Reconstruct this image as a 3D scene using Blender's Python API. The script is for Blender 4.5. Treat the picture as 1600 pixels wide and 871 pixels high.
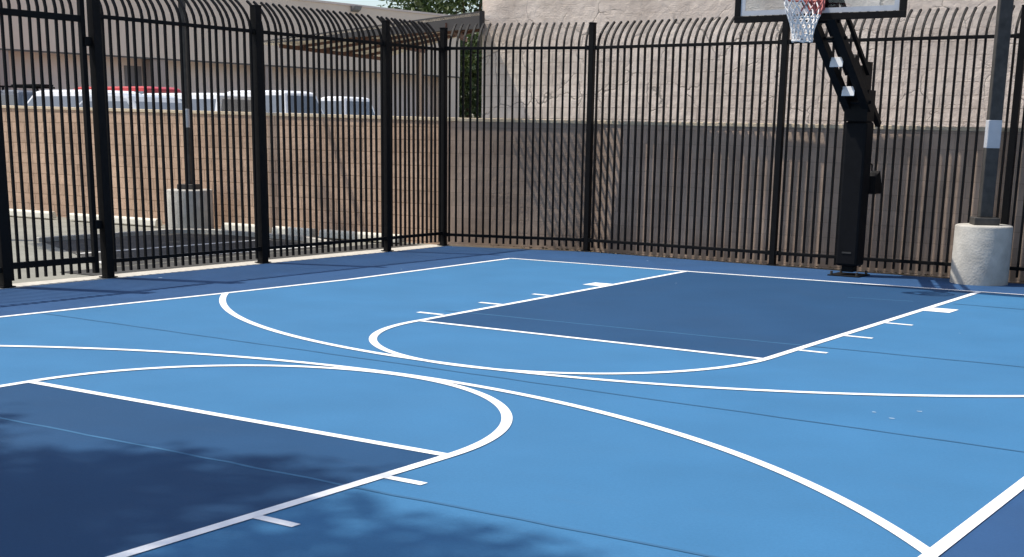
import bpy, bmesh, math, random
from mathutils import Vector, Matrix
random.seed(7)
S = bpy.context.scene
for o in list(bpy.data.objects):
    bpy.data.objects.remove(o)
COL = S.collection
R = math.radians

# ------------------------------------------------------------------ camera, sky, sun, exposure
CAM = Vector((6.118, -15.8262, 1.7157))
YAW, PIT, ROL, FPX, SHY = -0.593, 0.2415, 0.0151, 2116.0, 295.3
fw = Vector((math.sin(YAW) * math.cos(PIT), math.cos(YAW) * math.cos(PIT), -math.sin(PIT)))
r0 = Vector((math.cos(YAW), -math.sin(YAW), 0)); u0 = r0.cross(fw)
rt = r0 * math.cos(ROL) + u0 * math.sin(ROL); up = -r0 * math.sin(ROL) + u0 * math.cos(ROL)
cd = bpy.data.cameras.new("camera"); cam = bpy.data.objects.new("camera", cd); COL.objects.link(cam)
cd.sensor_fit = 'HORIZONTAL'; cd.sensor_width = 36; cd.lens = FPX / 1600 * 36; cd.shift_y = SHY / 1600
cd.clip_start = 0.05; cd.clip_end = 2000
M = Matrix((rt, up, -fw)).transposed().to_4x4(); M.translation = CAM
cam.matrix_world = M
S.camera = cam

SUNV = Vector((-1.40, -0.54, 2.92)).normalized()          # towards the sun
w = bpy.data.worlds.new("World"); S.world = w; w.use_nodes = True
nt = w.node_tree; bg = nt.nodes['Background']
sky = nt.nodes.new('ShaderNodeTexSky'); sky.sky_type = 'NISHITA'; sky.sun_disc = False
sky.sun_elevation = math.asin(SUNV.z); sky.sun_rotation = math.atan2(SUNV.x, SUNV.y)
sky.air_density = 1.0; sky.dust_density = 2.0; sky.ozone_density = 1.0
nt.links.new(sky.outputs[0], bg.inputs[0]); bg.inputs[1].default_value = 0.15
sd = bpy.data.lights.new("sun", 'SUN'); sun = bpy.data.objects.new("sun", sd); COL.objects.link(sun)
sd.energy = 3.9; sd.angle = R(0.53); sd.color = (1, 0.95, 0.87)
sun.rotation_euler = SUNV.to_track_quat('Z', 'Y').to_euler(); sun.location = (-14, -8, 30)
S.view_settings.view_transform = 'Standard'; S.view_settings.look = 'None'
S.view_settings.gamma = 1; S.view_settings.exposure = 0.4
S.view_settings.use_curve_mapping = False


# ------------------------------------------------------------------ helpers
class MB:
    """collects boxes, tubes, ribbons; build() links them as one mesh object"""
    def __init__(s): s.v = []; s.f = []; s.sm = []
    def add(s, vs, fs, smooth=False):
        n = len(s.v); s.v += [tuple(v) for v in vs]
        for f in fs: s.f.append(tuple(i + n for i in f)); s.sm.append(smooth)
    def box(s, c, d, rz=0.0, mat=None):
        x, y, z = d[0] / 2, d[1] / 2, d[2] / 2
        vs = [Vector(p) for p in ((-x,-y,-z),(x,-y,-z),(x,y,-z),(-x,y,-z),(-x,-y,z),(x,-y,z),(x,y,z),(-x,y,z))]
        m = mat if mat is not None else Matrix.Rotation(rz, 3, 'Z')
        s.add([m @ v + Vector(c) for v in vs], [(0,3,2,1),(4,5,6,7),(0,1,5,4),(1,2,6,5),(2,3,7,6),(3,0,4,7)])
    def bar(s, a, b, wd, ht, upv=(0,0,1)):
        a = Vector(a); b = Vector(b); t = (b - a); L = t.length; t.normalize()
        side = t.cross(Vector(upv)).normalized(); u = side.cross(t)
        m = Matrix((side, t, u)).transposed()
        s.box((a + b) / 2, (wd, L, ht), mat=m)
    def tube(s, pts, rad, n=8, cap=True, closed=False):
        pts = [Vector(p) for p in pts]; k = len(pts)
        rads = rad if isinstance(rad, (list, tuple)) else [rad] * k
        rings = []; prev = None
        for i, p in enumerate(pts):
            a = pts[(i - 1) % k] if (i > 0 or closed) else pts[i]
            b = pts[(i + 1) % k] if (i < k - 1 or closed) else pts[i]
            t = (b - a).normalized()
            ref = prev if prev is not None else (Vector((0,0,1)) if abs(t.z) < .9 else Vector((1,0,0)))
            x = (ref - t * ref.dot(t)).normalized(); y = t.cross(x); prev = x
            rings.append([p + (x * math.cos(2*math.pi*j/n) + y * math.sin(2*math.pi*j/n)) * rads[i] for j in range(n)])
        vs = [v for r in rings for v in r]; fs = []
        for i in range(k if closed else k - 1):
            i2 = (i + 1) % k
            for j in range(n):
                fs.append((i*n+j, i*n+(j+1)%n, i2*n+(j+1)%n, i2*n+j))
        s.add(vs, fs, True)
        if cap and not closed:
            s.add(rings[0], [tuple(reversed(range(n)))]); s.add(rings[-1], [tuple(range(n))])
    def lathe(s, prof, c=(0,0,0), n=40, smooth=True):
        vs = []; fs = []
        for (r, z) in prof:
            for j in range(n):
                a = 2*math.pi*j/n; vs.append((c[0]+r*math.cos(a), c[1]+r*math.sin(a), c[2]+z))
        for i in range(len(prof)-1):
            for j in range(n): fs.append((i*n+j, i*n+(j+1)%n, (i+1)*n+(j+1)%n, (i+1)*n+j))
        s.add(vs, fs, smooth)
        s.add(vs[-n:], [tuple(range(n))])
    def prism(s, poly, z0, z1):
        n = len(poly)
        vs = [(p[0], p[1], z0) for p in poly] + [(p[0], p[1], z1) for p in poly]
        fs = [tuple(reversed(range(n))), tuple(range(n, 2*n))] + [(i, (i+1)%n, n+(i+1)%n, n+i) for i in range(n)]
        s.add(vs, fs)
    def ribbon(s, pts, wd, z, closed=False):
        pts = [Vector((p[0], p[1], 0)) for p in pts]; k = len(pts); vs = []; fs = []
        for i, p in enumerate(pts):
            a = pts[(i-1) % k] if (i > 0 or closed) else p
            b = pts[(i+1) % k] if (i < k-1 or closed) else p
            d1 = (p - a).normalized() if (p - a).length > 1e-9 else (b - p).normalized()
            d2 = (b - p).normalized() if (b - p).length > 1e-9 else d1
            n1 = Vector((-d1.y, d1.x, 0)); n2 = Vector((-d2.y, d2.x, 0))
            n = (n1 + n2).normalized(); sc = min(1.6, 1 / max(.3, n.dot(n1)))
            vs += [p + n*wd/2*sc + Vector((0,0,z)), p - n*wd/2*sc + Vector((0,0,z))]
        for i in range(k if closed else k-1):
            j = (i+1) % k; fs.append((2*i, 2*i+1, 2*j+1, 2*j))
        s.add(vs, fs)
    def build(s, name, mat, parent=None, bevel=0.0, loc=(0,0,0)):
        me = bpy.data.meshes.new(name)
        l = Vector(loc)
        me.from_pydata([tuple(Vector(v) - l) for v in s.v], [], s.f)
        for p, sm in zip(me.polygons, s.sm): p.use_smooth = sm
        me.update()
        bm = bmesh.new(); bm.from_mesh(me); bmesh.ops.recalc_face_normals(bm, faces=bm.faces) if bevel >= 0 else None
        bm.to_mesh(me); bm.free()
        me.materials.append(mat)
        o = bpy.data.objects.new(name, me); COL.objects.link(o); o.location = loc
        if parent is not None: o.parent = parent
        if bevel > 0:
            m = o.modifiers.new('bevel', 'BEVEL'); m.width = bevel; m.segments = 2; m.limit_method = 'ANGLE'
        return o

def flat(name, poly, z, mat):
    b = MB(); b.add([(p[0], p[1], z) for p in poly], [tuple(range(len(poly)))])
    o = b.build(name, mat); 
    if o.data.polygons[0].normal.z < 0: o.data.flip_normals()
    o['kind'] = 'structure'; return o

def thing(name, label, cat, loc=(0,0,0), rz=0.0, group=None):
    o = bpy.data.objects.new(name, None); COL.objects.link(o); o.empty_display_size = .2
    o.location = loc; o.rotation_euler = (0,0,rz); o['label'] = label; o['category'] = cat
    if group: o['group'] = group
    return o
def tag(o, label, cat, group=None, kind=None):
    o['label'] = label; o['category'] = cat
    if group: o['group'] = group
    if kind: o['kind'] = kind
    return o


# ------------------------------------------------------------------ materials
def mk(name, col, rough=.7, var=.12, scale=3.0, bump=0.0, bscale=60.0, metal=0.0, spec=.5, col2=None, detail=6, stain=0.0, stain_scale=.5, stain_col=None, grain=0.0):
    m = bpy.data.materials.new(name); m.use_nodes = True; t = m.node_tree; N = t.nodes; L = t.links
    p = N['Principled BSDF']; p.inputs['Roughness'].default_value = rough; p.inputs['Metallic'].default_value = metal
    p.inputs['Specular IOR Level'].default_value = spec
    tc = N.new('ShaderNodeTexCoord')
    n1 = N.new('ShaderNodeTexNoise'); n1.inputs['Scale'].default_value = scale; n1.inputs['Detail'].default_value = detail
    L.new(tc.outputs['Object'], n1.inputs['Vector'])
    r = N.new('ShaderNodeValToRGB'); L.new(n1.outputs[0], r.inputs[0])
    c2 = col2 or tuple(min(1, c*(1+var)) for c in col); c1 = tuple(c*(1-var) for c in col)
    r.color_ramp.elements[0].position = .3; r.color_ramp.elements[1].position = .7
    r.color_ramp.elements[0].color = (*c1, 1); r.color_ramp.elements[1].color = (*c2, 1)
    out = r.outputs[0]
    if stain:
        n2 = N.new('ShaderNodeTexNoise'); n2.inputs['Scale'].default_value = stain_scale; n2.inputs['Detail'].default_value = 8
        n2.inputs['Roughness'].default_value = .65
        L.new(tc.outputs['Object'], n2.inputs['Vector'])
        mr = N.new('ShaderNodeMapRange'); mr.inputs[1].default_value = .48; mr.inputs[2].default_value = .75; mr.inputs[4].default_value = stain
        L.new(n2.outputs[0], mr.inputs[0])
        mx = N.new('ShaderNodeMix'); mx.data_type = 'RGBA'; L.new(mr.outputs[0], mx.inputs[0]); L.new(out, mx.inputs[6])
        mx.inputs[7].default_value = (*(stain_col or tuple(c*.6 for c in col)), 1); out = mx.outputs[2]
    if grain:
        n4 = N.new('ShaderNodeTexNoise'); n4.inputs['Scale'].default_value = 55; n4.inputs['Detail'].default_value = 9; n4.inputs['Roughness'].default_value = .75
        L.new(tc.outputs['Object'], n4.inputs['Vector'])
        r4 = N.new('ShaderNodeMapRange'); r4.inputs[1].default_value = .3; r4.inputs[2].default_value = .7; r4.inputs[3].default_value = 1-grain; r4.inputs[4].default_value = 1+grain
        L.new(n4.outputs[0], r4.inputs[0])
        m4 = N.new('ShaderNodeVectorMath'); m4.operation = 'SCALE'; L.new(out, m4.inputs[0]); L.new(r4.outputs[0], m4.inputs['Scale']); out = m4.outputs[0]
        # long faint drag marks
        mp = N.new('ShaderNodeMapping'); mp.inputs['Scale'].default_value = (.9, 5.0, 1); mp.inputs['Rotation'].default_value = (0,0,.5)
        L.new(tc.outputs['Object'], mp.inputs[0])
        n5 = N.new('ShaderNodeTexNoise'); n5.inputs['Scale'].default_value = 1.6; n5.inputs['Detail'].default_value = 10; n5.inputs['Roughness'].default_value = .7
        L.new(mp.outputs[0], n5.inputs['Vector'])
        r5 = N.new('ShaderNodeMapRange'); r5.inputs[1].default_value = .56; r5.inputs[2].default_value = .74; r5.inputs[4].default_value = .22
        L.new(n5.outputs[0], r5.inputs[0])
        m5 = N.new('ShaderNodeMix'); m5.data_type = 'RGBA'; L.new(r5.outputs[0], m5.inputs[0]); L.new(out, m5.inputs[6]); m5.inputs[7].default_value = (*[c*.75+.03 for c in col], 1); out = m5.outputs[2]
    L.new(out, p.inputs['Base Color'])
    if bump:
        n3 = N.new('ShaderNodeTexNoise'); n3.inputs['Scale'].default_value = bscale; n3.inputs['Detail'].default_value = 5
        L.new(tc.outputs['Object'], n3.inputs['Vector'])
        b = N.new('ShaderNodeBump'); b.inputs['Strength'].default_value = bump; b.inputs['Distance'].default_value = .01
        L.new(n3.outputs[0], b.inputs['Height']); L.new(b.outputs[0], p.inputs['Normal'])
    return m

def mk_block(name, col, mortar, bw=.4, bh=.2, ms=.006, bump=.6, grit=.5, rough=.9, var=.14, fade=None, cracks=0.0):
    """block wall: the wall's own X runs along its length, Z is up"""
    m = bpy.data.materials.new(name); m.use_nodes = True; t = m.node_tree; N = t.nodes; L = t.links
    p = N['Principled BSDF']; p.inputs['Roughness'].default_value = rough; p.inputs['Specular IOR Level'].default_value = .2
    tc = N.new('ShaderNodeTexCoord'); sp = N.new('ShaderNodeSeparateXYZ'); cb = N.new('ShaderNodeCombineXYZ')
    L.new(tc.outputs['Object'], sp.inputs[0]); L.new(sp.outputs[0], cb.inputs[0]); L.new(sp.outputs[2], cb.inputs[1])
    br = N.new('ShaderNodeTexBrick'); br.offset = .5
    br.inputs['Scale'].default_value = 1; br.inputs['Brick Width'].default_value = bw; br.inputs['Row Height'].default_value = bh
    br.inputs['Mortar Size'].default_value = ms; br.inputs['Mortar Smooth'].default_value = .3
    br.inputs['Color1'].default_value = (*[c*(1-var) for c in col], 1); br.inputs['Color2'].default_value = (*[c*(1+var) for c in col], 1)
    br.inputs['Mortar'].default_value = (*mortar, 1)
    L.new(cb.outputs[0], br.inputs['Vector'])
    n1 = N.new('ShaderNodeTexNoise'); n1.inputs['Scale'].default_value = 1.1; n1.inputs['Detail'].default_value = 9; n1.inputs['Roughness'].default_value = .62
    L.new(tc.outputs['Object'], n1.inputs['Vector'])
    base = N.new('ShaderNodeMix'); base.data_type = 'RGBA'
    if fade is not None:     # rendered coat hides the joints above a height
        mr = N.new('ShaderNodeMapRange'); mr.inputs[1].default_value = fade[0]; mr.inputs[2].default_value = fade[1]
        mr.inputs[3].default_value = fade[2]; mr.inputs[4].default_value = 1.0
        ad = N.new('ShaderNodeMath'); ad.operation = 'MULTIPLY_ADD'; L.new(n1.outputs[0], ad.inputs[0]); ad.inputs[1].default_value = 3.2; L.new(sp.outputs[2], ad.inputs[2])
        L.new(ad.outputs[0], mr.inputs[0]); L.new(mr.outputs[0], base.inputs[0])
    else:
        base.inputs[0].default_value = 0.0
    L.new(br.outputs['Color'], base.inputs[6]); base.inputs[7].default_value = (*col, 1)
    mul = N.new('ShaderNodeMix'); mul.data_type = 'RGBA'; mul.blend_type = 'MULTIPLY'; mul.inputs[0].default_value = 1
    rr = N.new('ShaderNodeValToRGB'); L.new(n1.outputs[0], rr.inputs[0])
    rr.color_ramp.elements[0].position = .28; rr.color_ramp.elements[1].position = .68
    rr.color_ramp.elements[0].color = (.62, .585, .56, 1); rr.color_ramp.elements[1].color = (1.08, 1.06, 1.04, 1)
    L.new(base.outputs[2], mul.inputs[6]); L.new(rr.outputs[0], mul.inputs[7])
    out = mul.outputs[2]
    ng = N.new('ShaderNodeTexNoise'); ng.inputs['Scale'].default_value = 45; ng.inputs['Detail'].default_value = 4
    L.new(tc.outputs['Object'], ng.inputs['Vector'])
    nl = N.new('ShaderNodeTexNoise'); nl.inputs['Scale'].default_value = 7; nl.inputs['Detail'].default_value = 7
    L.new(tc.outputs['Object'], nl.inputs['Vector'])
    h1 = N.new('ShaderNodeMath'); h1.operation = 'MULTIPLY_ADD'; L.new(ng.outputs[0], h1.inputs[0]); h1.inputs[1].default_value = grit * .3; L.new(nl.outputs[0], h1.inputs[2])
    inv = N.new('ShaderNodeMath'); inv.operation = 'MULTIPLY'; L.new(br.outputs['Fac'], inv.inputs[0]); inv.inputs[1].default_value = -1.0
    if fade is not None:
        om = N.new('ShaderNodeMath'); om.operation = 'SUBTRACT'; om.inputs[0].default_value = 1.0; L.new(mr.outputs[0], om.inputs[1])
        iv2 = N.new('ShaderNodeMath'); iv2.operation = 'MULTIPLY'; L.new(inv.outputs[0], iv2.inputs[0]); L.new(om.outputs[0], iv2.inputs[1]); inv = iv2
    h2 = N.new('ShaderNodeMath'); h2.operation = 'ADD'; L.new(h1.outputs[0], h2.inputs[0]); L.new(inv.outputs[0], h2.inputs[1])
    hout = h2.outputs[0]
    if cracks:
        dn = N.new('ShaderNodeTexNoise'); dn.inputs['Scale'].default_value = 2.2; dn.inputs['Detail'].default_value = 6; L.new(tc.outputs['Object'], dn.inputs['Vector'])
        vm = N.new('ShaderNodeVectorMath'); vm.operation = 'MULTIPLY_ADD'; L.new(dn.outputs['Color'], vm.inputs[0]); vm.inputs[1].default_value = (.55,.55,.55); L.new(tc.outputs['Object'], vm.inputs[2])
        vo = N.new('ShaderNodeTexVoronoi'); vo.feature = 'DISTANCE_TO_EDGE'; vo.inputs['Scale'].default_value = 1.25; L.new(vm.outputs[0], vo.inputs['Vector'])
        cm = N.new('ShaderNodeMapRange'); cm.inputs[1].default_value = .004; cm.inputs[2].default_value = .019; cm.inputs[3].default_value = 1; cm.inputs[4].default_value = 0
        L.new(vo.outputs['Distance'], cm.inputs[0])
        msk = N.new('ShaderNodeMapRange'); msk.inputs[1].default_value = .45; msk.inputs[2].default_value = .56; L.new(n1.outputs[0], msk.inputs[0])
        cmm = N.new('ShaderNodeMath'); cmm.operation = 'MULTIPLY'; L.new(cm.outputs[0], cmm.inputs[0]); L.new(msk.outputs[0], cmm.inputs[1])
        cs = N.new('ShaderNodeMath'); cs.operation = 'MULTIPLY'; L.new(cmm.outputs[0], cs.inputs[0]); cs.inputs[1].default_value = cracks
        mx = N.new('ShaderNodeMix'); mx.data_type = 'RGBA'; L.new(cs.outputs[0], mx.inputs[0]); L.new(out, mx.inputs[6]); mx.inputs[7].default_value = (*[c*.35 for c in col], 1)
        out = mx.outputs[2]
        h3 = N.new('ShaderNodeMath'); h3.operation = 'MULTIPLY_ADD'; L.new(cmm.outputs[0], h3.inputs[0]); h3.inputs[1].default_value = -.5; L.new(hout, h3.inputs[2]); hout = h3.outputs[0]
    L.new(out, p.inputs['Base Color'])
    b = N.new('ShaderNodeBump'); b.inputs['Strength'].default_value = bump; b.inputs['Distance'].default_value = .02
    L.new(hout, b.inputs['Height']); L.new(b.outputs[0], p.inputs['Normal'])
    return m

def mk_glass(name, tint=(.9,.94,.97), a=.8):
    m = bpy.data.materials.new(name); m.use_nodes = True; t = m.node_tree; N = t.nodes; L = t.links
    N.remove(N['Principled BSDF'])
    tr = N.new('ShaderNodeBsdfTransparent'); tr.inputs[0].default_value = (*tint, 1)
    gl = N.new('ShaderNodeBsdfGlossy'); gl.inputs['Roughness'].default_value = .05
    fr = N.new('ShaderNodeFresnel'); fr.inputs[0].default_value = 1.45
    mx = N.new('ShaderNodeMixShader'); L.new(fr.outputs[0], mx.inputs[0]); L.new(tr.outputs[0], mx.inputs[1]); L.new(gl.outputs[0], mx.inputs[2])
    L.new(mx.outputs[0], N['Material Output'].inputs[0])
    return m

def mk_leaf(name, a, b, c):
    m = bpy.data.materials.new(name); m.use_nodes = True; t = m.node_tree; N = t.nodes; L = t.links
    p = N['Principled BSDF']; p.inputs['Roughness'].default_value = .55
    g = N.new('ShaderNodeNewGeometry'); r = N.new('ShaderNodeValToRGB'); L.new(g.outputs['Random Per Island'], r.inputs[0])
    r.color_ramp.elements[0].color = (*a, 1); r.color_ramp.elements[1].color = (*c, 1); e = r.color_ramp.elements.new(.55); e.color = (*b, 1)
    L.new(r.outputs[0], p.inputs['Base Color'])
    tl = N.new('ShaderNodeBsdfTranslucent'); L.new(r.outputs[0], tl.inputs[0])
    mx = N.new('ShaderNodeMixShader'); mx.inputs[0].default_value = .3; L.new(p.outputs[0], mx.inputs[1]); L.new(tl.outputs[0], mx.inputs[2])
    L.new(mx.outputs[0], N['Material Output'].inputs[0])
    return m

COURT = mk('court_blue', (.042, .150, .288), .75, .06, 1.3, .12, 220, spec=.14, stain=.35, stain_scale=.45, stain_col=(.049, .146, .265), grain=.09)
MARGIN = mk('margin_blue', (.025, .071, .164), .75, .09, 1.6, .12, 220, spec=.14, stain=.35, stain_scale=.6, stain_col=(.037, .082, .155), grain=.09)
KEYB = mk('key_navy', (.0155, .058, .132), .75, .07, 1.2, .12, 220, spec=.14, stain=.4, stain_scale=.5, stain_col=(.024, .060, .122), grain=.09)
WHITE = mk('line_white', (.80, .80, .79), .6, .05, 5, .1, 200, spec=.3, stain=.25, stain_scale=4, stain_col=(.6, .64, .68), grain=.05)
SEAM = mk('seam_blue', (.040, .122, .228), .75, .1, 4, spec=.14)
SCUFF = mk('scuff_pale', (.30, .42, .55), .7, .2, 8)
IRON = mk('black_iron', (.0055, .005, .005), .6, .3, 14, .08, 120, spec=.16)
PADM = mk('black_vinyl', (.005, .005, .006), .65, .25, 9, .05, 60, spec=.15)
STEEL = mk('dark_steel', (.062, .058, .053), .65, .25, 10, .06, 90, spec=.2)
LAMPG = mk('lamp_grey', (.20, .19, .18), .6, .1, 6)
GREYB = mk('grey_sleeve', (.50, .51, .53), .55, .08, 8)
PLATEW = mk('white_plate', (.82, .82, .82), .4, .03, 8)
CONC = mk('concrete', (.47, .44, .38), .9, .12, 5, .35, 70, spec=.2, stain=.45, stain_scale=1.4, stain_col=(.34, .31, .27))
PIERM = mk('pier_concrete', (.46, .435, .385), .9, .12, 7, .5, 40, spec=.2, stain=.6, stain_scale=2.6, stain_col=(.29, .27, .235))
LOT = mk('lot_concrete', (.225, .22, .185), .92, .14, 1.6, .35, 80, spec=.2, stain=.5, stain_scale=.55, stain_col=(.155, .15, .13))
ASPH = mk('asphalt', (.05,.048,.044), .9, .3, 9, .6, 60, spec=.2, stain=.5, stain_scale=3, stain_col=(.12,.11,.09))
DIRT = mk('strip_dirt', (.10, .085, .065), .95, .4, 14, .9, 40, spec=.1)
GROUND = mk('ground_grey', (.24, .22, .19), .95, .2, .4, .3, 20, spec=.1)
STOPM = mk('wheel_stop_paint', (.72, .68, .57), .85, .08, 6, .2, 60, spec=.2, stain=.4, stain_scale=5, stain_col=(.5, .46, .38))
TANW = mk_block('tan_block', (.68, .48, .345), (.40, .275, .19), bump=.5, grit=.6, var=.07, ms=.008)
BACKW = mk_block('back_block', (.63, .475, .365), (.52, .39, .30), bump=.35, grit=.7, var=.05, ms=.006)
CAPM = mk('wall_cap', (.74, .60, .42), .9, .1, 3, .4, 50, spec=.2)
STUCCO = mk_block('stucco', (.83, .735, .645), (.42, .36, .30), bump=1.0, grit=1.5, var=.035, fade=(3.2, 5.6, .25), cracks=.8)
TAUPE = mk('taupe_render', (.75, .61, .485), .92, .04, .6, .25, 30, spec=.15, stain=.25, stain_scale=.3, stain_col=(.64, .54, .46))
TAUPE2 = mk('taupe_wall', (.72, .60, .52), .92, .05, .6, .2, 30, spec=.15)
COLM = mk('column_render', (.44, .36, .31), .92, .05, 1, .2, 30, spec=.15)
OPENM = mk('roller_door', (.20, .185, .18), .7, .1, 2)
TRIM = mk('dark_trim', (.12, .10, .085), .6, .1, 5)
CANU = mk('canopy_deck', (.78, .68, .54), .7, .08, 2, 0, 10)
CANF = mk('canopy_fascia', (.035, .03, .026), .6, .12, 3)
PURL = mk('purlin_rust', (.12, .05, .03), .7, .2, 6)
BARK = mk('bark', (.12, .085, .06), .95, .3, 8, .9, 25, spec=.1)
LEAF = mk_leaf('leaf', (.030, .055, .014), (.060, .095, .026), (.12, .15, .05))
GLASSB = mk_glass('board_glass')
CARGLASS = mk('car_glass', (.16, .175, .19), .15, .1, 3, spec=.8)
TYRE = mk('tyre_rubber', (.02, .02, .02), .8, .2, 8)
RIMM = mk('wheel_alloy', (.45, .45, .46), .35, .1, 5, metal=.8)
REDM = mk('rim_red', (.36, .06, .045), .45, .1, 6)
NETW = mk('net_white', (.78, .77, .75), .8, .08, 12)
NETR = mk('net_red', (.42, .13, .12), .8, .15, 12)
DEBR = mk('leaf_litter', (.20, .15, .085), .9, .4, 20)
def paint(n, c, r=.3): return mk(n, c, r, .03, 2, spec=.6)
P_WHITE = paint('car_white', (.78, .78, .77)); P_GREY = paint('car_grey', (.16, .175, .20)); P_RED = paint('car_red', (.50, .05, .045)); P_SILV = paint('car_silver', (.42, .44, .46))
LAMPL = mk('lamp_lens', (.75, .74, .68), .2, .05, 5)

# ------------------------------------------------------------------ ground and court
def kind_s(o): o['kind'] = 'structure'; return o
flat('ground', [(-400,-400),(400,-400),(400,400),(-400,400)], -.06, GROUND)
# car park concrete left of the fence (up to the tan wall)
flat('parking_lot', [(-45,-40),(-7.02,-40),(-7.02,1.9),(-45,2.1)], -.035, LOT)
flat('dirt_strip', [(-7.02,1.2),(-6.7,1.2),(-4.6,1.7),(9,1.7),(9,2.4),(-7.02,2.4)], -.020, DIRT)
flat('dark_patch', [(-12.0,-2.2),(-11.9,.55),(-11.2,.85),(-9.3,.75),(-8.1,.2),(-8.1,-4.0),(-9.2,-3.6)], -.031, ASPH)  # ground patch in a darker tone than the lot around it
m = mk('fleck_stripe_mix', (.70,.69,.64), .85, .1, 9, .3, 70, spec=.2, stain=1.0, stain_scale=7, stain_col=(.06,.058,.052))  # pale strip broken into flecks by dark noise
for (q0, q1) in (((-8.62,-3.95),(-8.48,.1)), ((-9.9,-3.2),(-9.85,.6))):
    b = MB(); b.ribbon([q0, q1], .30 if q0[0] > -9 else .12, -.0275); kind_s(b.build('fleck_stripe', m))
bk = MB()
kp = [(-12.0,-2.3),(-12.0,.45),(-11.6,.85),(-11.1,.95),(-9.3,.86),(-8.4,.45)]
for q0, q1 in zip(kp, kp[1:]): bk.bar((*q0,-.01), (*q1,-.01), .10, .10)
kind_s(bk.build('lot_kerb', CONC, bevel=.01))
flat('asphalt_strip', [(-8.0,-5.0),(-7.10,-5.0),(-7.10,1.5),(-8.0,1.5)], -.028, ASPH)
b = MB(); b.prism([(-7.12,-25),(-6.70,-25),(-6.70,1.42),(-7.12,1.42)], -.06, -.004); kind_s(b.build('fence_kerb', CONC, bevel=.006))
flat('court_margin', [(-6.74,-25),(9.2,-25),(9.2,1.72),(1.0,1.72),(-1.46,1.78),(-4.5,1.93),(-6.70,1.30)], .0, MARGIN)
SL = [(-5.15,-15.9),(-4.85,-9.2),(-4.64,-5.5),(-4.57,-3.5),(-4.74,.17)]      # left sideline
BLr = (4.52, .51)
flat('court_surface', [(4.52,-15.95)] + [BLr, (1.74,.385), (-2.0,.20)] + SL[::-1], .0015, COURT)
HW = 1.81; FT = -5.84; NY = -15.83; NFT = NY + 5.78
BL = lambda x: .17 + (x + 4.74) * .0345
flat('free_throw_lane', [(-1.69,FT),(HW,FT),(1.76,BL(1.76)),(-2.0,BL(-2.0))], .003, KEYB)
flat('free_throw_lane', [(-HW,NFT),(HW,NFT),(HW,NY),(-HW,NY)], .003, KEYB)
# construction joints that show through the paint
for (x0, y0, x1, y1, wd) in ((-4.84,-7.72,4.5,-7.97,.022), (-1.8,-10.93,4.5,-10.83,.026), (-1.95,-5.08,4.5,-4.85,.032), (.75,-1.22,1.45,-1.10,.030), (1.86,-1.02,4.5,-1.02,.028)):
    b = MB(); n = 34; pts = [(x0+(x1-x0)*i/n, y0+(y1-y0)*i/n + random.uniform(-.008,.008)) for i in range(n+1)]
    b.ribbon(pts, wd, .0042); kind_s(b.build('court_joint', SEAM))
LW = .068
def line(name, pts, wd=LW, z=.0054, closed=False):
    b = MB(); b.ribbon(pts, wd, z, closed); return kind_s(b.build(name, WHITE))
def arc(c, r, a0, a1, n=90):
    return [(c[0]+r*math.cos(a0+(a1-a0)*i/n), c[1]+r*math.sin(a0+(a1-a0)*i/n)) for i in range(n+1)]
line('sideline', SL); line('sideline', [(4.52,-15.9),(4.52,.55)], z=.0056)
line('baseline', [(-4.74,.17),(-2.0,.205),(1.74,.375),(4.55,.50)], z=.0058)
line('lane_line', [(-1.69,FT),(-1.99,BL(-2)-.02)], z=.0060); line('lane_line', [(HW,FT),(1.75,BL(1.75)-.02)], z=.0060)
line('free_throw_line', [(-1.70,FT),(HW+.01,FT-.01)], z=.0062)
line('free_throw_circle', [(.06+1.75*math.cos(math.pi*(1+i/90)), FT+1.80*math.sin(math.pi*(1+i/90))) for i in range(91)], z=.0064)
c3 = (0,-1.6)
a1 = math.acos(4.6/6.02)
line('three_point_line', arc(c3, 6.02, math.pi + math.asin(( -(-3.95) )/6.02)*0 + math.acos(4.62/6.02)*1.0, 2*math.pi - math.acos(4.52/6.02), 120), z=.0066)
line('lane_line', [(-HW,NFT),(-HW,NY)], z=.0060); line('lane_line', [(HW,NFT),(HW,NY)], z=.0060)
line('free_throw_line', [(-HW,NFT),(HW,NFT)], z=.0062)
line('free_throw_circle', arc((0,NFT), HW, 0, math.pi), z=.0064)
line('three_point_line', arc((0,NY+1.6), 6.02, math.acos(4.52/6.02), math.pi - math.acos(4.85/6.02), 120), z=.0066)
def mark(x0, x1, y0, y1):
    b = MB(); b.add([(x0,y0,.0051),(x1,y0,.0051),(x1,y1,.0051),(x0,y1,.0051)], [(0,1,2,3)]); kind_s(b.build('lane_mark', WHITE))
mark(1.78, 2.07, -1.86, -1.53)
for y in (-3.05,-4.15,-5.22): mark(1.82, 2.08, y-.03, y+.03)
mark(-2.17, -1.9, -2.10, -1.80)
for y in (-3.3,-4.31,-5.35): mark(-2.08, -1.78, y-.035, y+.035)
for y in (-10.62,-11.55,-12.6): mark(1.83, 2.08, y-.03, y+.03)
for y in (-10.62,-11.55,-12.6): mark(-2.08, -1.83, y-.03, y+.03)
# paint drips and scuffs
b = MB()
for (x, y, s) in ((-6.33,-4.85,.05),(3.25,-7.39,.02),(3.41,-7.52,.03),(3.48,-7.18,.025),(-4.9,-2.1,.02),(-3.1,1.2,.03),(-1.4,-1.2,.02),(2.6,-3.3,.015)):
    k = 7; rr = [s*random.uniform(.4,1) for _ in range(k)]; q = random.uniform(0,6)
    b.add([(x+rr[i]*math.cos(q+2*math.pi*i/k), y+.6*rr[i]*math.sin(q+2*math.pi*i/k), .0046) for i in range(k)], [tuple(range(k))])
kind_s(b.build('paint_speck', SCUFF))

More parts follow.
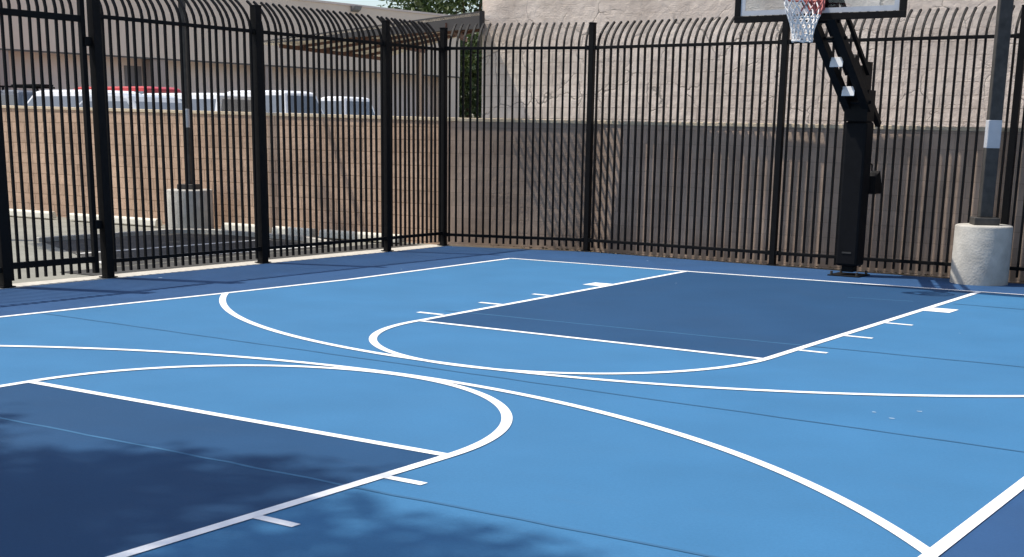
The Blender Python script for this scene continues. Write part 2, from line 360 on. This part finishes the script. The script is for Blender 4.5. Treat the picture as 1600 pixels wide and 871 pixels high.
# ------------------------------------------------------------------ picket fences
def picket(b, x, y, ox, oy, rz, z0=.06, tall=True, s=.027):
    """square picket with its head bent outwards along (ox, oy)"""
    d = Vector((ox, oy, 0)).normalized(); side = Vector((-d.y, d.x, 0)); h = s/2
    prof = [(0, z0), (0, 2.98), (.02, 3.06), (.062, 3.14), (.125, 3.22), (.20, 3.29), (.255, 3.33)]
    j = random.uniform(-.006, .006)
    rings = []
    for i, (o, z) in enumerate(prof):
        a = prof[max(0, i-1)]; c = prof[min(len(prof)-1, i+1)]
        t = Vector((c[0]-a[0], c[1]-a[1])).normalized(); n = Vector((t.y, -t.x))
        p = Vector((x, y, 0)) + d*(o + j*z*.3)
        p += side * j * z * .4
        rings.append([p + d*(sg*n.x*h) + Vector((0,0,z + sg*n.y*h)) + side*sw*h for sg, sw in ((1,1),(1,-1),(-1,-1),(-1,1))])
    vs = [v for r in rings for v in r]; fs = [(3,2,1,0), tuple(range(len(vs)-4, len(vs)))]
    for i in range(len(rings)-1):
        for k in range(4): fs.append((4*i+k, 4*i+(k+1)%4, 4*i+4+(k+1)%4, 4*i+4+k))
    b.add(vs, fs)

def fence_bay(root, A, B, out, n, pw, zt=2.94, zb=.19):
    A = Vector(A); B = Vector(B); t = (B-A).normalized(); L = (B-A).length
    rz = math.atan2(t.y, t.x); base = root.location
    loc = Vector((A.x, A.y, 0))
    pl = MB(); s0 = pw/2; step = (L-pw)/n
    for i in range(n):
        p = A + t*(s0 + step*(i+.5)); picket(pl, p.x, p.y, out[0], out[1], rz)
    panel = pl.build('picket_panel', IRON, root)
    for (z, h, d) in ((zt, .042, .05), (zb, .042, .05)):
        r = MB(); a = A + t*s0; e = B - t*s0
        r.bar((a.x, a.y, z), (e.x, e.y, z), d, h)
        for q0, q1 in ((a, a+t*.035), (e-t*.035, e)): r.bar((q0.x,q0.y,z), (q1.x,q1.y,z), d+.018, h+.018)
        r.build('rail', IRON, panel, bevel=.003)
def post(root, x, y, wd, h, name='post'):
    p = MB(); p.box((x, y, h/2), (wd, wd, h)); o = p.build(name, IRON, root, bevel=.004)
    c = MB(); c.box((x, y, h+.006), (wd+.008, wd+.008, .014)); c.build('cap', IRON, o, bevel=.003)
    f = MB(); f.box((x, y, .008), (wd+.05, wd+.05, .012)); f.build('base_plate', IRON, o)

LX = -6.82
lf = thing('picket_fence', 'tall black iron picket fence along the left margin in front of the tan wall', 'fence', (0,0,0))
lp = [(-6.84,-14.4),(-6.84,-11.75),(-6.84,-9.15),(-6.84,-6.60),(-6.83,-5.20),(-6.82,-2.64),(-6.78,-.08),(-6.83,1.36)]
for i, (x, y) in enumerate(lp): post(lf, x, y, .105 if i < 6 else .085, 3.25)
for i in range(len(lp)-1):
    if i == 3: continue
    n = round((lp[i+1][1]-lp[i][1])/.123)
    fence_bay(lf, lp[i], lp[i+1], (-1,0), n, .1)
bf = thing('picket_fence', 'tall black iron picket fence along the back edge, close against the shaded block wall', 'fence', (0,0,0))
bp = [(-6.83,1.36),(-4.59,2.0),(-1.5,1.86),(1.58,1.84),(4.65,1.84),(7.7,1.84)]
for (x, y) in bp[1:]: post(bf, x, y, .082, 3.30)
for i in range(len(bp)-1):
    d = Vector(bp[i+1]) - Vector(bp[i]); n = round(d.length/.119)
    fence_bay(bf, bp[i], bp[i+1], (-d.y/d.length, d.x/d.length), n, .085, 2.96, .17)
# gate
gt = thing('fence_gate', 'black iron pedestrian gate with hinge block, ending the left fence at the picture edge', 'gate', (0,0,0))
gx = -6.88; y0, y1 = -6.50, -5.335
g = MB()
for y in (y0, y1): g.box((gx, y, 1.70), (.06, .06, 3.28))
g.bar((gx, y0+.03, 2.90), (gx, y1-.03, 2.90), .05, .07); g.bar((gx, y0+.03, .22), (gx, y1-.03, .22), .05, .07)
g.build('gate_frame', IRON, gt, bevel=.004)
pl = MB(); n = 9
for i in range(n): picket(pl, gx, y0 + (y1-y0)*(i+1)/(n+1), -1, 0, 0, z0=.07)
pl.build('picket_panel', IRON, gt)
h = MB(); h.box((gx+.015, y1+.055, 2.66), (.08, .13, .10)); h.build('hinge', IRON, gt, bevel=.008)
h = MB(); h.box((gx+.015, y1+.055, .62), (.08, .13, .10)); h.build('hinge', IRON, gt, bevel=.008)

# ------------------------------------------------------------------ block walls
def wall_seg(A, B, hA, hB, th, mat, capm, root, cap=.055, kerb=False):
    A = Vector((*A, 0)); B = Vector((*B, 0)); t = (B-A).normalized(); L = (B-A).length; rz = math.atan2(t.y, t.x)
    def seg(z0a, z0b, z1a, z1b, ov):
        m = MB(); vs = []
        for (x, za, zb) in ((0, z0a, z1a), (L, z0b, z1b)):
            for yy in (-ov, th+ov):
                vs += [(x, yy, za), (x, yy, zb)]
        m.add(vs, [(0,1,5,4),(2,6,7,3),(0,2,3,1),(4,5,7,6),(1,3,7,5),(0,4,6,2)]); return m
    o = seg(-.1, -.1, hA-cap, hB-cap, 0).build('wall', mat, root); o.location = A; o.rotation_euler.z = rz
    c = seg(hA-cap, hB-cap, hA, hB, .012).build('coping', capm, root, bevel=.006); c.location = A; c.rotation_euler.z = rz
tw = thing('block_wall', 'sunlit tan block wall edging the car park behind the left fence', 'wall')
wall_seg((-32,2.15), (-7.05,1.74), 2.34, 1.95, .2, TANW, CAPM, tw)
bw = thing('block_wall', 'shaded grey block wall striped by picket shadows behind the back fence', 'wall')
wall_seg((-7.045,1.744), (-4.6,2.24), 1.95, 1.93, .2, BACKW, CAPM, bw)
wall_seg((-4.6,2.24), (1.6,2.06), 1.93, 1.885, .2, BACKW, CAPM, bw)
wall_seg((1.6,2.06), (14,2.06), 1.885, 1.86, .2, BACKW, CAPM, bw)

# ------------------------------------------------------------------ right-hand stucco building
sb = thing('stucco_building', 'large beige windowless building with cracked stucco over blocks, above the back wall', 'building', (-9.49,6.1,0))
def local_box(root, name, mat, x0, x1, y0, y1, z0, z1, bevel=0):
    m = MB(); m.box(((x0+x1)/2,(y0+y1)/2,(z0+z1)/2), (x1-x0,y1-y0,z1-z0)); return m.build(name, mat, root, bevel)
local_box(sb, 'wall', STUCCO, 0, 30, 0, 22, -.1, 8.5)
local_box(sb, 'parapet_cap', TRIM, -.06, 30.06, -.06, 22.06, 8.503, 8.65)

# ------------------------------------------------------------------ raised lot, taupe building, canopy
RL = 0.9
b = MB(); b.prism([(-70,2.4),(-7.6,2.4),(-7.6,5.5),(-9.55,6.0),(-9.55,60),(-70,60)], -.02, RL); kind_s(b.build('raised_lot', LOT))
A = Vector((-35.39,15.6,0)); Bv = Vector((-33.42,36.15,0)); t = (Bv-A).normalized(); rz = math.atan2(t.y, t.x)
tb = thing('taupe_building', 'long flat-roofed taupe building across the raised lot, its plain fascia over shaded bays', 'building', A, rz)
U0, U1 = -40.0, 22.22
local_box(tb, 'fascia', TAUPE, U0, U1, 0, 16, 4.3, 6.93)
local_box(tb, 'parapet_cap', TAUPE2, U0-.04, U1+.04, -.04, 16.04, 6.933, 7.02)
local_box(tb, 'wall', TAUPE2, U0+.1, U1-.02, .75, 15.9, RL-.1, 4.297)
local_box(tb, 'soffit_trim', TRIM, U0, U1-.01, -.015, .02, 4.24, 4.297)
for (u0, u1) in ((-1.75,-1.0),(4.95,5.6),(10.4,10.75),(21.2,22.2)):
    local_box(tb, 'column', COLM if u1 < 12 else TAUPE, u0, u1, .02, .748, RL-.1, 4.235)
for (u0, u1) in ((4.15,4.9),(10.8,11.2)):
    local_box(tb, 'doorway', OPENM, u0, u1, .72, .747, RL, 4.0)
lb = MB(); vs = [(-.22,0,-.02),(.22,0,-.02),(.22,0,.22),(-.22,0,.22),(-.16,-.22,.06),(.16,-.22,.06),(.22,-.26,.22),(-.22,-.26,.22)]
lb.add(vs, [(0,1,2,3),(4,7,6,5),(0,4,5,1),(3,2,6,7),(0,3,7,4),(1,5,6,2)])
wl = lb.build('wall_light', LAMPG); wl.location = tb.matrix_world.translation; 
wl.location = A + t*15.4 + Vector((0,0,6.72)); wl.location += Vector((t.y,-t.x,0))*.02; wl.rotation_euler.z = rz
tag(wl, 'small grey wedge-shaped security light high on the taupe fascia', 'wall light')

cn = thing('carport_canopy', 'flat metal carport canopy with dark fascia and rusty purlins beside the stucco building', 'canopy', (-8.68,4.96,.22))
e1 = Vector((-18.7+8.68, 9.59-4.96, 0)); e2 = Vector((-10.86+8.68, 8.01-4.96, 0)); 
e1n = e1.normalized(); e2 = e2 * 1.0
P = [Vector((0,0,0)), e1, e1+e2*1.9, e2*1.9]
P = [Vector((0,0,0)), e1, Vector((-20.02+8.68,15.91-4.96,0)), e2]
def slab(poly, z0, z1): m = MB(); m.prism([(p.x, p.y) for p in poly], z0, z1); return m
slab(P, 3.56, 3.60).build('roof_deck', CANU, cn)
f = MB()
for (a, c2, h0, h1) in ((P[0], P[1], .30, .06), (P[3], P[0], .40, .30)):
    d = (c2-a).normalized(); n = Vector((d.y,-d.x,0)); 
    q = [a+n*.0, c2+n*.0, c2+n*.05, a+n*.05]
    vs = [Vector((q[0].x,q[0].y,3.63-h0)),Vector((q[1].x,q[1].y,3.63-h1)),Vector((q[2].x,q[2].y,3.63-h1)),Vector((q[3].x,q[3].y,3.63-h0))] + [Vector((p.x,p.y,3.63)) for p in q]
    f.add(vs, [(0,3,2,1),(4,5,6,7),(0,1,5,4),(1,2,6,5),(2,3,7,6),(3,0,4,7)])
f.build('fascia', CANF, cn)
for k in range(1, 5):
    u = k/5; a = P[0].lerp(P[3], u); c2 = P[1].lerp(P[2], u)
    m = MB(); m.bar((a.x,a.y,3.53), (c2.x,c2.y,3.53), .05, .06); m.build('purlin', PURL, cn)
for k in (0.12, .5, .88):
    a = P[0].lerp(P[1], k); c2 = P[3].lerp(P[2], k)
    m = MB(); m.bar((a.x,a.y,3.455), (c2.x,c2.y,3.455), .07, .09); m.build('beam', PURL, cn)
    if k > .3:
        q = a.lerp(c2, .93); m = MB(); m.box((q.x, q.y, (RL-.3+3.4)/2), (.12,.12,3.4-RL+.3)); m.build('post', COLM, cn)

# ------------------------------------------------------------------ vehicles on the raised lot
def vehicle(name, label, cat, loc, rz, mat, kind, L=4.6, W=1.85, H=1.6, group='vehicles parked on the raised lot'):
    t = thing(name, label, cat, loc, rz, group)
    hw = W/2; hb = H*.56; g0 = .22
    x0, x1 = -L/2, L/2
    def extr(prof, w0, w1fn, nm, m, bev=.03):
        k = len(prof); mm = MB(); vs = []
        for sgn in (-1, 1):
            for (x, z) in prof: vs.append((x, sgn*w1fn(z), z))
        fs = [tuple(range(k)), tuple(reversed(range(k, 2*k)))] + [(i, k+i, k+(i+1)%k, (i+1)%k) for i in range(k)]
        mm.add(vs, fs); return mm.build(nm, m, t, bev)
    if kind == 'pickup':
        body = [(x0,g0+.1),(x0,hb),(.3,hb),(.35,hb),(1.2,hb),(x1-.15,hb-.12),(x1,hb-.3),(x1,g0)]
        cab = [(-.75,hb-.02),(-.55,H-.05),(-.4,H),(.35,H),(.55,H-.05),(1.15,hb-.02)]
    elif kind == 'van':
        body = [(x0,g0),(x0,hb),(1.5,hb),(x1-.1,hb-.18),(x1,hb-.35),(x1,g0)]
        cab = [(x0+.02,hb-.02),(x0+.1,H-.06),(x0+.25,H),(.7,H),(.9,H-.05),(1.55,hb-.02)]
    elif kind == 'suv':
        body = [(x0,g0),(x0-.02,hb-.1),(x0+.05,hb),(1.0,hb),(x1-.2,hb-.12),(x1,hb-.3),(x1,g0)]
        cab = [(x0+.08,hb-.02),(x0+.35,H-.06),(x0+.6,H),(.15,H),(.4,H-.04),(1.1,hb-.02)]
    else:
        body = [(x0,g0),(x0,hb-.08),(x0+.1,hb),(1.1,hb),(x1-.25,hb-.14),(x1,hb-.3),(x1,g0)]
        cab = [(x0+.55,hb-.02),(-.95,H-.05),(-.7,H),(.1,H),(.35,H-.04),(1.2,hb-.02)]
    extr(body, hw, lambda z: hw if z > .4 else hw-.06, 'body', mat, .05)
    cw = lambda z: hw-.04 - (z-hb)*.30
    extr(cab, hw, cw, 'cabin', mat, .05)
    # glass band: thin panels set on the cabin sides and ends
    zb, zt = hb+.26*(H-hb), H-.15
    def xat(z, front):
        pts = cab[:3] if not front else cab[-3:][::-1]
        (xa, za), (xb, zb2) = pts[0], pts[1]
        return xa + (xb-xa)*(z-za)/(zb2-za)
    for sgn in (-1, 1):
        m = MB(); xa0, xa1 = xat(zb,0)+.12, xat(zt,0)+.12; xb0, xb1 = xat(zb,1)-.12, xat(zt,1)-.12
        m.add([(xa0,sgn*(cw(zb)+.006),zb),(xb0,sgn*(cw(zb)+.006),zb),(xb1,sgn*(cw(zt)+.006),zt),(xa1,sgn*(cw(zt)+.006),zt)], [(0,1,2,3)])
        m.build('side_window', CARGLASS, t)
    for fr, nm in ((0,'rear_window'),(1,'windscreen')):
        if kind == 'van' and fr == 0 and mat is P_RED: continue
        e = .008 if fr else -.008
        m = MB(); ya, yb2 = cw(zb)-.10, cw(zt)-.10
        m.add([(xat(zb,fr)+e,-ya,zb),(xat(zb,fr)+e,ya,zb),(xat(zt,fr)+e,yb2,zt),(xat(zt,fr)+e,-yb2,zt)], [(0,1,2,3)]); m.build(nm, CARGLASS, t)
    for sx in (x0+.85, x1-.85):
        for sg in (-1, 1):
            m = MB(); y = sg*(hw-.12)
            m.tube([(sx,y-.11,.34),(sx,y+.11,.34)], .34, 20); wh = m.build('wheel', TYRE, t)
            m = MB(); m.tube([(sx,y+sg*.105,.34),(sx,y+sg*.122,.34)], .21, 16); m.build('rim', RIMM, wh)
    for sg in (-1, 1):
        m = MB(); m.box((x1-.01, sg*(hw-.28), hb-.42), (.06,.32,.14)); m.build('headlight', LAMPL, t)
        m = MB(); m.box((x0-.005, sg*(hw-.16), hb-.25), (.05,.16,.26)); m.build('tail_light', P_RED, t)
    return t
def ray_pos(px, D):
    a = YAW + math.atan2(px-800, FPX); return (CAM.x + math.sin(a)*D, CAM.y + math.cos(a)*D, RL)
W180 = math.pi
pk = vehicle('pickup_truck', 'dark grey pickup truck with a black roof rack at the far left of the lot', 'pickup', ray_pos(60,44), W180, P_GREY, 'pickup', 5.4, 1.95, 1.85)
m = MB()
for x in (-.3, .3): m.box((x, 0, 1.95), (.06, 1.5, .05)); m.box((x, -.6, 1.89), (.05,.05,.1)); m.box((x, .6, 1.89), (.05,.05,.1))
m.box((0,-.2,2.0), (1.3,.5,.06)); m.build('roof_rack', IRON, pk)
vehicle('delivery_van', 'red van showing its long red roof behind the parked cars', 'van', ray_pos(185,46), W180, P_RED, 'van', 5.2, 1.95, 2.05)
vehicle('parked_suv', 'white SUV just left of the red van, seen beside the gate post', 'SUV', ray_pos(122,36), W180, P_WHITE, 'suv', 4.5, 1.85, 1.68)
vehicle('parked_car', 'silver-grey sedan with dark windows parked in front of the red van', 'car', ray_pos(205,31), W180, P_SILV, 'sedan', 4.6, 1.85, 1.50)
vehicle('parked_van', 'low white van parked just right of the tall grey light pole', 'van', ray_pos(292,37.5), W180, P_WHITE, 'van', 4.4, 1.8, 1.70)
vehicle('parked_suv', 'bulky tall white SUV parked in the middle of the row', 'SUV', ray_pos(398,45), W180, P_WHITE, 'suv', 4.9, 1.95, 2.0)
vehicle('pickup_truck', 'white pickup truck at the right end of the parked row, below the canopy', 'pickup', ray_pos(540,48), W180, P_WHITE, 'pickup', 5.2, 1.9, 1.95)

# ------------------------------------------------------------------ wheel stops
def wheel_stop(x0, x1, y, label):
    L = abs(x1-x0); m = MB(); prof = [(-.09,0),(-.075,.10),(-.05,.13),(.05,.13),(.075,.10),(.09,0)]
    vs = [(sx*L/2, p[0], p[1]) for sx in (-1,1) for p in prof]; k = 6
    m.add(vs, [tuple(range(k)), tuple(reversed(range(k,2*k)))] + [(i,(i+1)%k,k+(i+1)%k,k+i) for i in range(k)])
    o = m.build('wheel_stop', STOPM, None, .012); o.location = ((x0+x1)/2, y, -.012)
    tag(o, label, 'wheel stop', 'wheel stops along the tan wall')
wheel_stop(-18.1,-16.25,1.28,'cream concrete wheel stop at the far left, seen through the gate')
wheel_stop(-15.7,-13.25,1.28,'long cream concrete wheel stop left of the grey pole pier')
wheel_stop(-11.75,-10.7,1.45,'short cream wheel stop just right of the grey pole pier')
wheel_stop(-10.5,-9.6,1.42,'cream wheel stop behind the middle of the left fence')
wheel_stop(-9.4,-7.7,1.40,'pale wheel stop nearest the fence corner at the wall foot')

# ------------------------------------------------------------------ light poles on piers
def light_pole(label, c, rad, ph, s, rz, band, top, plate, square=True):
    t = thing('light_pole', label, 'light pole', (c[0], c[1], 0))
    m = MB(); m.lathe([(rad+.004,-.06),(rad,ph-.025),(rad-.008,ph-.008),(rad-.03,ph)], n=56); m.build('concrete_pier', PIERM, t)
    m = MB(); m.box((0,0,ph+.045), (plate,plate,.09), rz); bp_ = m.build('base_cover', STEEL, t, .008)
    m = MB(); m.box((0,0,(ph+.09+top)/2), (s,s,top-ph-.09), rz); m.build('pole', STEEL, t, .010)
    m = MB(); m.box((0,0,(band[0]+band[1])/2), (s+.006,s+.006,band[1]-band[0]), rz); m.build('reflective_sleeve', GREYB, t, .010)
    m = MB(); m.box((0,-.55,top+.04), (.08,1.1,.08)); m.build('arm', STEEL, t)
    m = MB(); m.box((0,-1.25,top+.05), (.35,.6,.16)); hd = m.build('lamp_head', STEEL, t, .02)
    m = MB(); m.box((0,-1.25,top-.035), (.28,.5,.015)); m.build('lens', LAMPL, hd)
light_pole('black square light pole with grey sleeve on a pale round pier, right of the hoop', (1.44,1.44), .342, .715, .155, R(28), (1.63,1.965), 7.5, .30)
light_pole('slim dark light pole on a stubby pier in the car park beyond the fence', (-12.35,1.22), .40, .68, .10, R(20), (1.74,2.06), 7.5, .32)

# ------------------------------------------------------------------ basketball goal
GX = -.157
bg_ = thing('basketball_goal', 'black basketball goal with padded post, glass backboard and white net', 'basketball hoop', (GX,1.22,0))
def gpart(m, name, mat, par=None, bev=0.0):
    o = m.build(name, mat, par if par is not None else bg_, bev)
    return o
def P2(x, y, z): return (x, y-1.22, z)       # x is measured from the goal's own centre line
m = MB(); m.box(P2(0,1.22,.008), (.42,.42,.015)); gpart(m, 'base_plate', IRON, bev=.004)
m = MB()
for sx in (-1,1):
    for sy in (-1,1):
        m = MB(); m.tube([P2(sx*.17,1.22+sy*.17,.0155), P2(sx*.17,1.22+sy*.17,.06)], .018, 6); gpart(m, 'anchor_bolt', STEEL)
m = MB(); m.box(P2(0,1.22,1.33), (.155,.155,2.56)); gpart(m, 'post', IRON, bev=.008)
m = MB(); m.box(P2(0,1.22,1.03), (.285,.285,1.80)); pd = gpart(m, 'post_pad', PADM, bev=.03)
m = MB()
m.box(P2(.0,1.075,.30), (.12,.006,.02)); gpart(m, 'strap_buckle', STEEL, pd)
# mast head plates, arms, links
m = MB()
for sx in (-1,1): m.box(P2(sx*.088,1.10,2.40), (.014,.34,.50))
m.box(P2(0,1.17,2.12), (.30,.26,.38)); gpart(m, 'mast_bracket', IRON, bev=.004)
for sx in (-1,1):
    m = MB(); m.bar(P2(sx*.125,1.12,2.09), P2(sx*.125,-.30,3.10), .10, .11); gpart(m, 'lower_arm', IRON, bev=.006)
    m = MB(); m.bar(P2(sx*.135,1.02,2.50), P2(sx*.135,-.30,3.46), .045, .05); gpart(m, 'upper_link', IRON, bev=.004)
for (y, z) in ((.29,2.605),(.74,2.285)):
    m = MB(); m.box(P2(0,y,z), (.16,.012,.115), mat=Matrix.Rotation(R(-14),3,'X')); gpart(m, 'cross_plate', PLATEW, bev=.002)
m = MB()
for (y, z) in ((1.03,2.16),(.05,2.86),(-.2,3.03)): m.tube([P2(-.2,y,z), P2(.2,y,z)], .022, 10)
gpart(m, 'pivot_pin', IRON)
m = MB(); m.bar(P2(.10,.55,2.68), P2(.10,1.62,1.90), .07, .075); gpart(m, 'spring_strut', IRON, bev=.006)
m = MB()
vs = [(-.05,-.12,-.14),(.10,-.12,-.14),(.10,.17,-.14),(-.05,.17,-.14),(-.03,-.08,.08),(.08,-.08,.08),(.08,.08,.15),(-.03,.08,.15)]
m.add([Vector(v)+Vector(P2(.0,1.52,1.175)) + Vector((.10,0,0)) for v in vs], [(0,3,2,1),(4,5,6,7),(0,1,5,4),(1,2,6,5),(2,3,7,6),(3,0,4,7)])
m.tube([P2(.1,1.5,1.32),P2(.1,1.50,1.40),P2(.1,1.40,1.42)], .012, 6)
gpart(m, 'crank_housing', IRON, bev=.01)
# backboard
BX, BZ0, BZ1, BY = 1.029, 3.03, 4.20, -.40
bd = MB(); bd.box(P2(0,BY,(BZ0+BZ1)/2), (2*BX-.10,.012,BZ1-BZ0-.10)); board = gpart(bd, 'backboard', GLASSB)
m = MB(); fwid = .072
m.box(P2(0,BY,BZ0+fwid/2), (2*BX,.05,fwid)); m.box(P2(0,BY,BZ1-fwid/2), (2*BX,.05,fwid))
for sx in (-1,1): m.box(P2(sx*(BX-fwid/2),BY,(BZ0+BZ1)/2), (fwid,.05,BZ1-BZ0-2*fwid))
gpart(m, 'board_frame', IRON, board, .004)
m = MB(); iw = .055; yb = BY-.012
m.box(P2(0,yb,BZ0+fwid+.005+iw/2), (2*(BX-fwid)-.01,.006,iw)); m.box(P2(0,yb,BZ1-fwid-.005-iw/2), (2*(BX-fwid)-.01,.006,iw))
for sx in (-1,1): m.box(P2(sx*(BX-fwid-.005-iw/2),yb,(BZ0+BZ1)/2), (iw,.006,BZ1-BZ0-2*fwid-2*iw-.012))
for sx in (-1,1): m.box(P2(sx*.28,yb,3.50), (.05,.006,.45))
m.box(P2(0,yb,3.30), (.51,.006,.05)); m.box(P2(0,yb,3.70), (.51,.006,.05))
gpart(m, 'board_border', GREYB, board)
m = MB(); m.box(P2(0,-.33,3.22), (.42,.10,.34)); m.box(P2(0,-.36,3.60), (.5,.05,.06)); gpart(m, 'board_bracket', IRON, bev=.004)
RZ = 3.225
m = MB(); m.box(P2(0,BY-.045,RZ-.03), (.18,.07,.12)); m.box(P2(0,BY-.11,RZ), (.14,.12,.03)); gpart(m, 'rim_mount', REDM, bev=.004)
m = MB(); m.tube([P2(.228*math.cos(2*math.pi*i/40), -.80+.228*math.sin(2*math.pi*i/40), RZ) for i in range(40)], .010, 8, closed=True); rim = gpart(m, 'rim', REDM)
def netr(z):   # radius at a depth below the rim
    pts = [(0,.222),(.10,.205),(.19,.165),(.30,.125),(.40,.108),(.44,.112)]
    for (a, ra), (c2, rb) in zip(pts, pts[1:]):
        if z <= c2: return ra + (rb-ra)*(z-a)/(c2-a)
    return pts[-1][1]
mw, mr_ = MB(), MB(); K = 14
for k in range(K):
    for sg in (-1, 1):
        pts = []
        for i in range(15):
            z = .44*i/14; a = 2*math.pi*(k + sg*i*.22 + random.uniform(-.05,.05))/K; r = netr(z)*(1+random.uniform(-.02,.02))
            pts.append(P2(r*math.cos(a), -.80+r*math.sin(a), RZ-.008-z))
        red = (math.cos(2*math.pi*k/K) > .3)
        if red: mr_.tube(pts[:6], .009, 5); mw.tube(pts[5:], .009, 5)
        else: mw.tube(pts, .009, 5)
for z in (.20,.26,.32,.38,.44):
    mw.tube([P2(netr(z)*math.cos(2*math.pi*i/24)*(1+random.uniform(-.03,.03)), -.80+netr(z)*math.sin(2*math.pi*i/24), RZ-.008-z+random.uniform(-.012,.012)) for i in range(24)], .008, 5, closed=True)
net = gpart(mw, 'net', NETW); gpart(mr_, 'red_loops', NETR, net)

# ------------------------------------------------------------------ trees
def tree(name, label, loc, trunk_h, crown_c, crown_r, nleaf, leaf=.12, nclump=26, lean=(0,0), seed=1, tr=.22, group=None):
    rnd = random.Random(seed)
    t = thing(name, label, 'tree', loc, 0, group)
    cc = Vector(crown_c); m = MB()
    top = Vector((lean[0], lean[1], trunk_h))
    m.tube([(0,0,-.1),(lean[0]*.15,lean[1]*.15,trunk_h*.4),(lean[0]*.55,lean[1]*.55,trunk_h*.75),top], [tr,tr*.8,tr*.7,tr*.6], 10)
    clumps = []
    for i in range(nclump):
        while True:
            v = Vector((rnd.uniform(-1,1), rnd.uniform(-1,1), rnd.uniform(-1,1)))
            if .25 < v.length < 1: break
        c = cc + Vector((v.x*crown_r[0], v.y*crown_r[1], v.z*crown_r[2])); rr = rnd.uniform(.22,.42)*min(crown_r)
        clumps.append((c, rr))
        mid = top.lerp(c, .5) + Vector((0,0,-.15*rnd.random()))
        m.tube([top.lerp(Vector((0,0,0)), .02), mid, c], [tr*.3, tr*.16, .02], 6)
    m.build('trunk', BARK, t)
    lv = MB()
    tot = sum(r**2 for _, r in clumps)
    for c, rr in clumps:
        for _ in range(int(nleaf*rr**2/tot)):
            d = Vector((rnd.gauss(0,1), rnd.gauss(0,1), rnd.gauss(0,.8))); d = d.normalized()*rr*rnd.random()**.45*rnd.choice((1,1,1,1.25))
            p = c + d; n = Vector((rnd.gauss(0,1), rnd.gauss(0,1), rnd.gauss(.4,1))).normalized()
            a = n.orthogonal().normalized(); bb = n.cross(a); s = leaf*rnd.uniform(.6,1.3); q = rnd.uniform(0,6.28)
            a2 = a*math.cos(q)+bb*math.sin(q); b2 = n.cross(a2)
            lv.add([p-a2*s, p+b2*s*.38+n*s*.1, p+a2*s, p-b2*s*.38+n*s*.1], [(0,1,2,3)])
    lv.build('crown', LEAF, t, bevel=-1)
tree('broadleaf_tree', 'olive green tree rising behind the taupe building in the gap beside the stucco wall', (-36.6,43.0,0), 4.5, (0,0,6.6), (5.0,4.4,4.9), 20000, .19, 60, seed=3)
tree('shade_tree', 'broad leafy shade tree outside the left fence, its shadow over the near free throw lane', (-8.6,-17.5,0), 9.0, (3.3,0.95,13.6), (4.4,3.4,2.6), 30000, .11, 84, (1.9,1.9), seed=5, tr=.3)
tree('shade_tree', 'leafy shade tree in the car park, shading the ground beyond the left fence', (-18.0,-5.5,0), 5.5, (4.3,3.2,7.4), (1.7,2.5,1.4), 24000, .10, 40, (3.4,2.6), seed=8, tr=.22)

tree('shade_tree', 'wide unseen tree added behind the near end of the court to hold back sky light', (-1.5,-27.0,0), 6.0, (1.0,3.2,8.6), (5.5,3.0,3.2), 30000, .15, 70, (.6,1.6), seed=11, tr=.3)  # unseen tree, added so its crown blocks sky light and deepens the near shade

# leaf litter along the foot of the back fence
for i in range(1):
    m = MB()
    for _ in range(260):
        x = random.uniform(-6.4, 6); y = random.uniform(1.86, 2.03); s = random.uniform(.01,.035); q = random.uniform(0,6)
        m.add([(x+s*math.cos(q),y+s*math.sin(q),.002),(x-s*.4*math.sin(q),y+s*.4*math.cos(q),.010+s*.4),(x-s*math.cos(q),y-s*math.sin(q),.003),(x+s*.4*math.sin(q),y-s*.4*math.cos(q),.006)], [(0,1,2,3)])
    o = m.build('leaf_litter', DEBR, None, -1)
    tag(o, 'dry brown leaf litter strewn along the foot of the back fence', 'litter', kind='stuff')
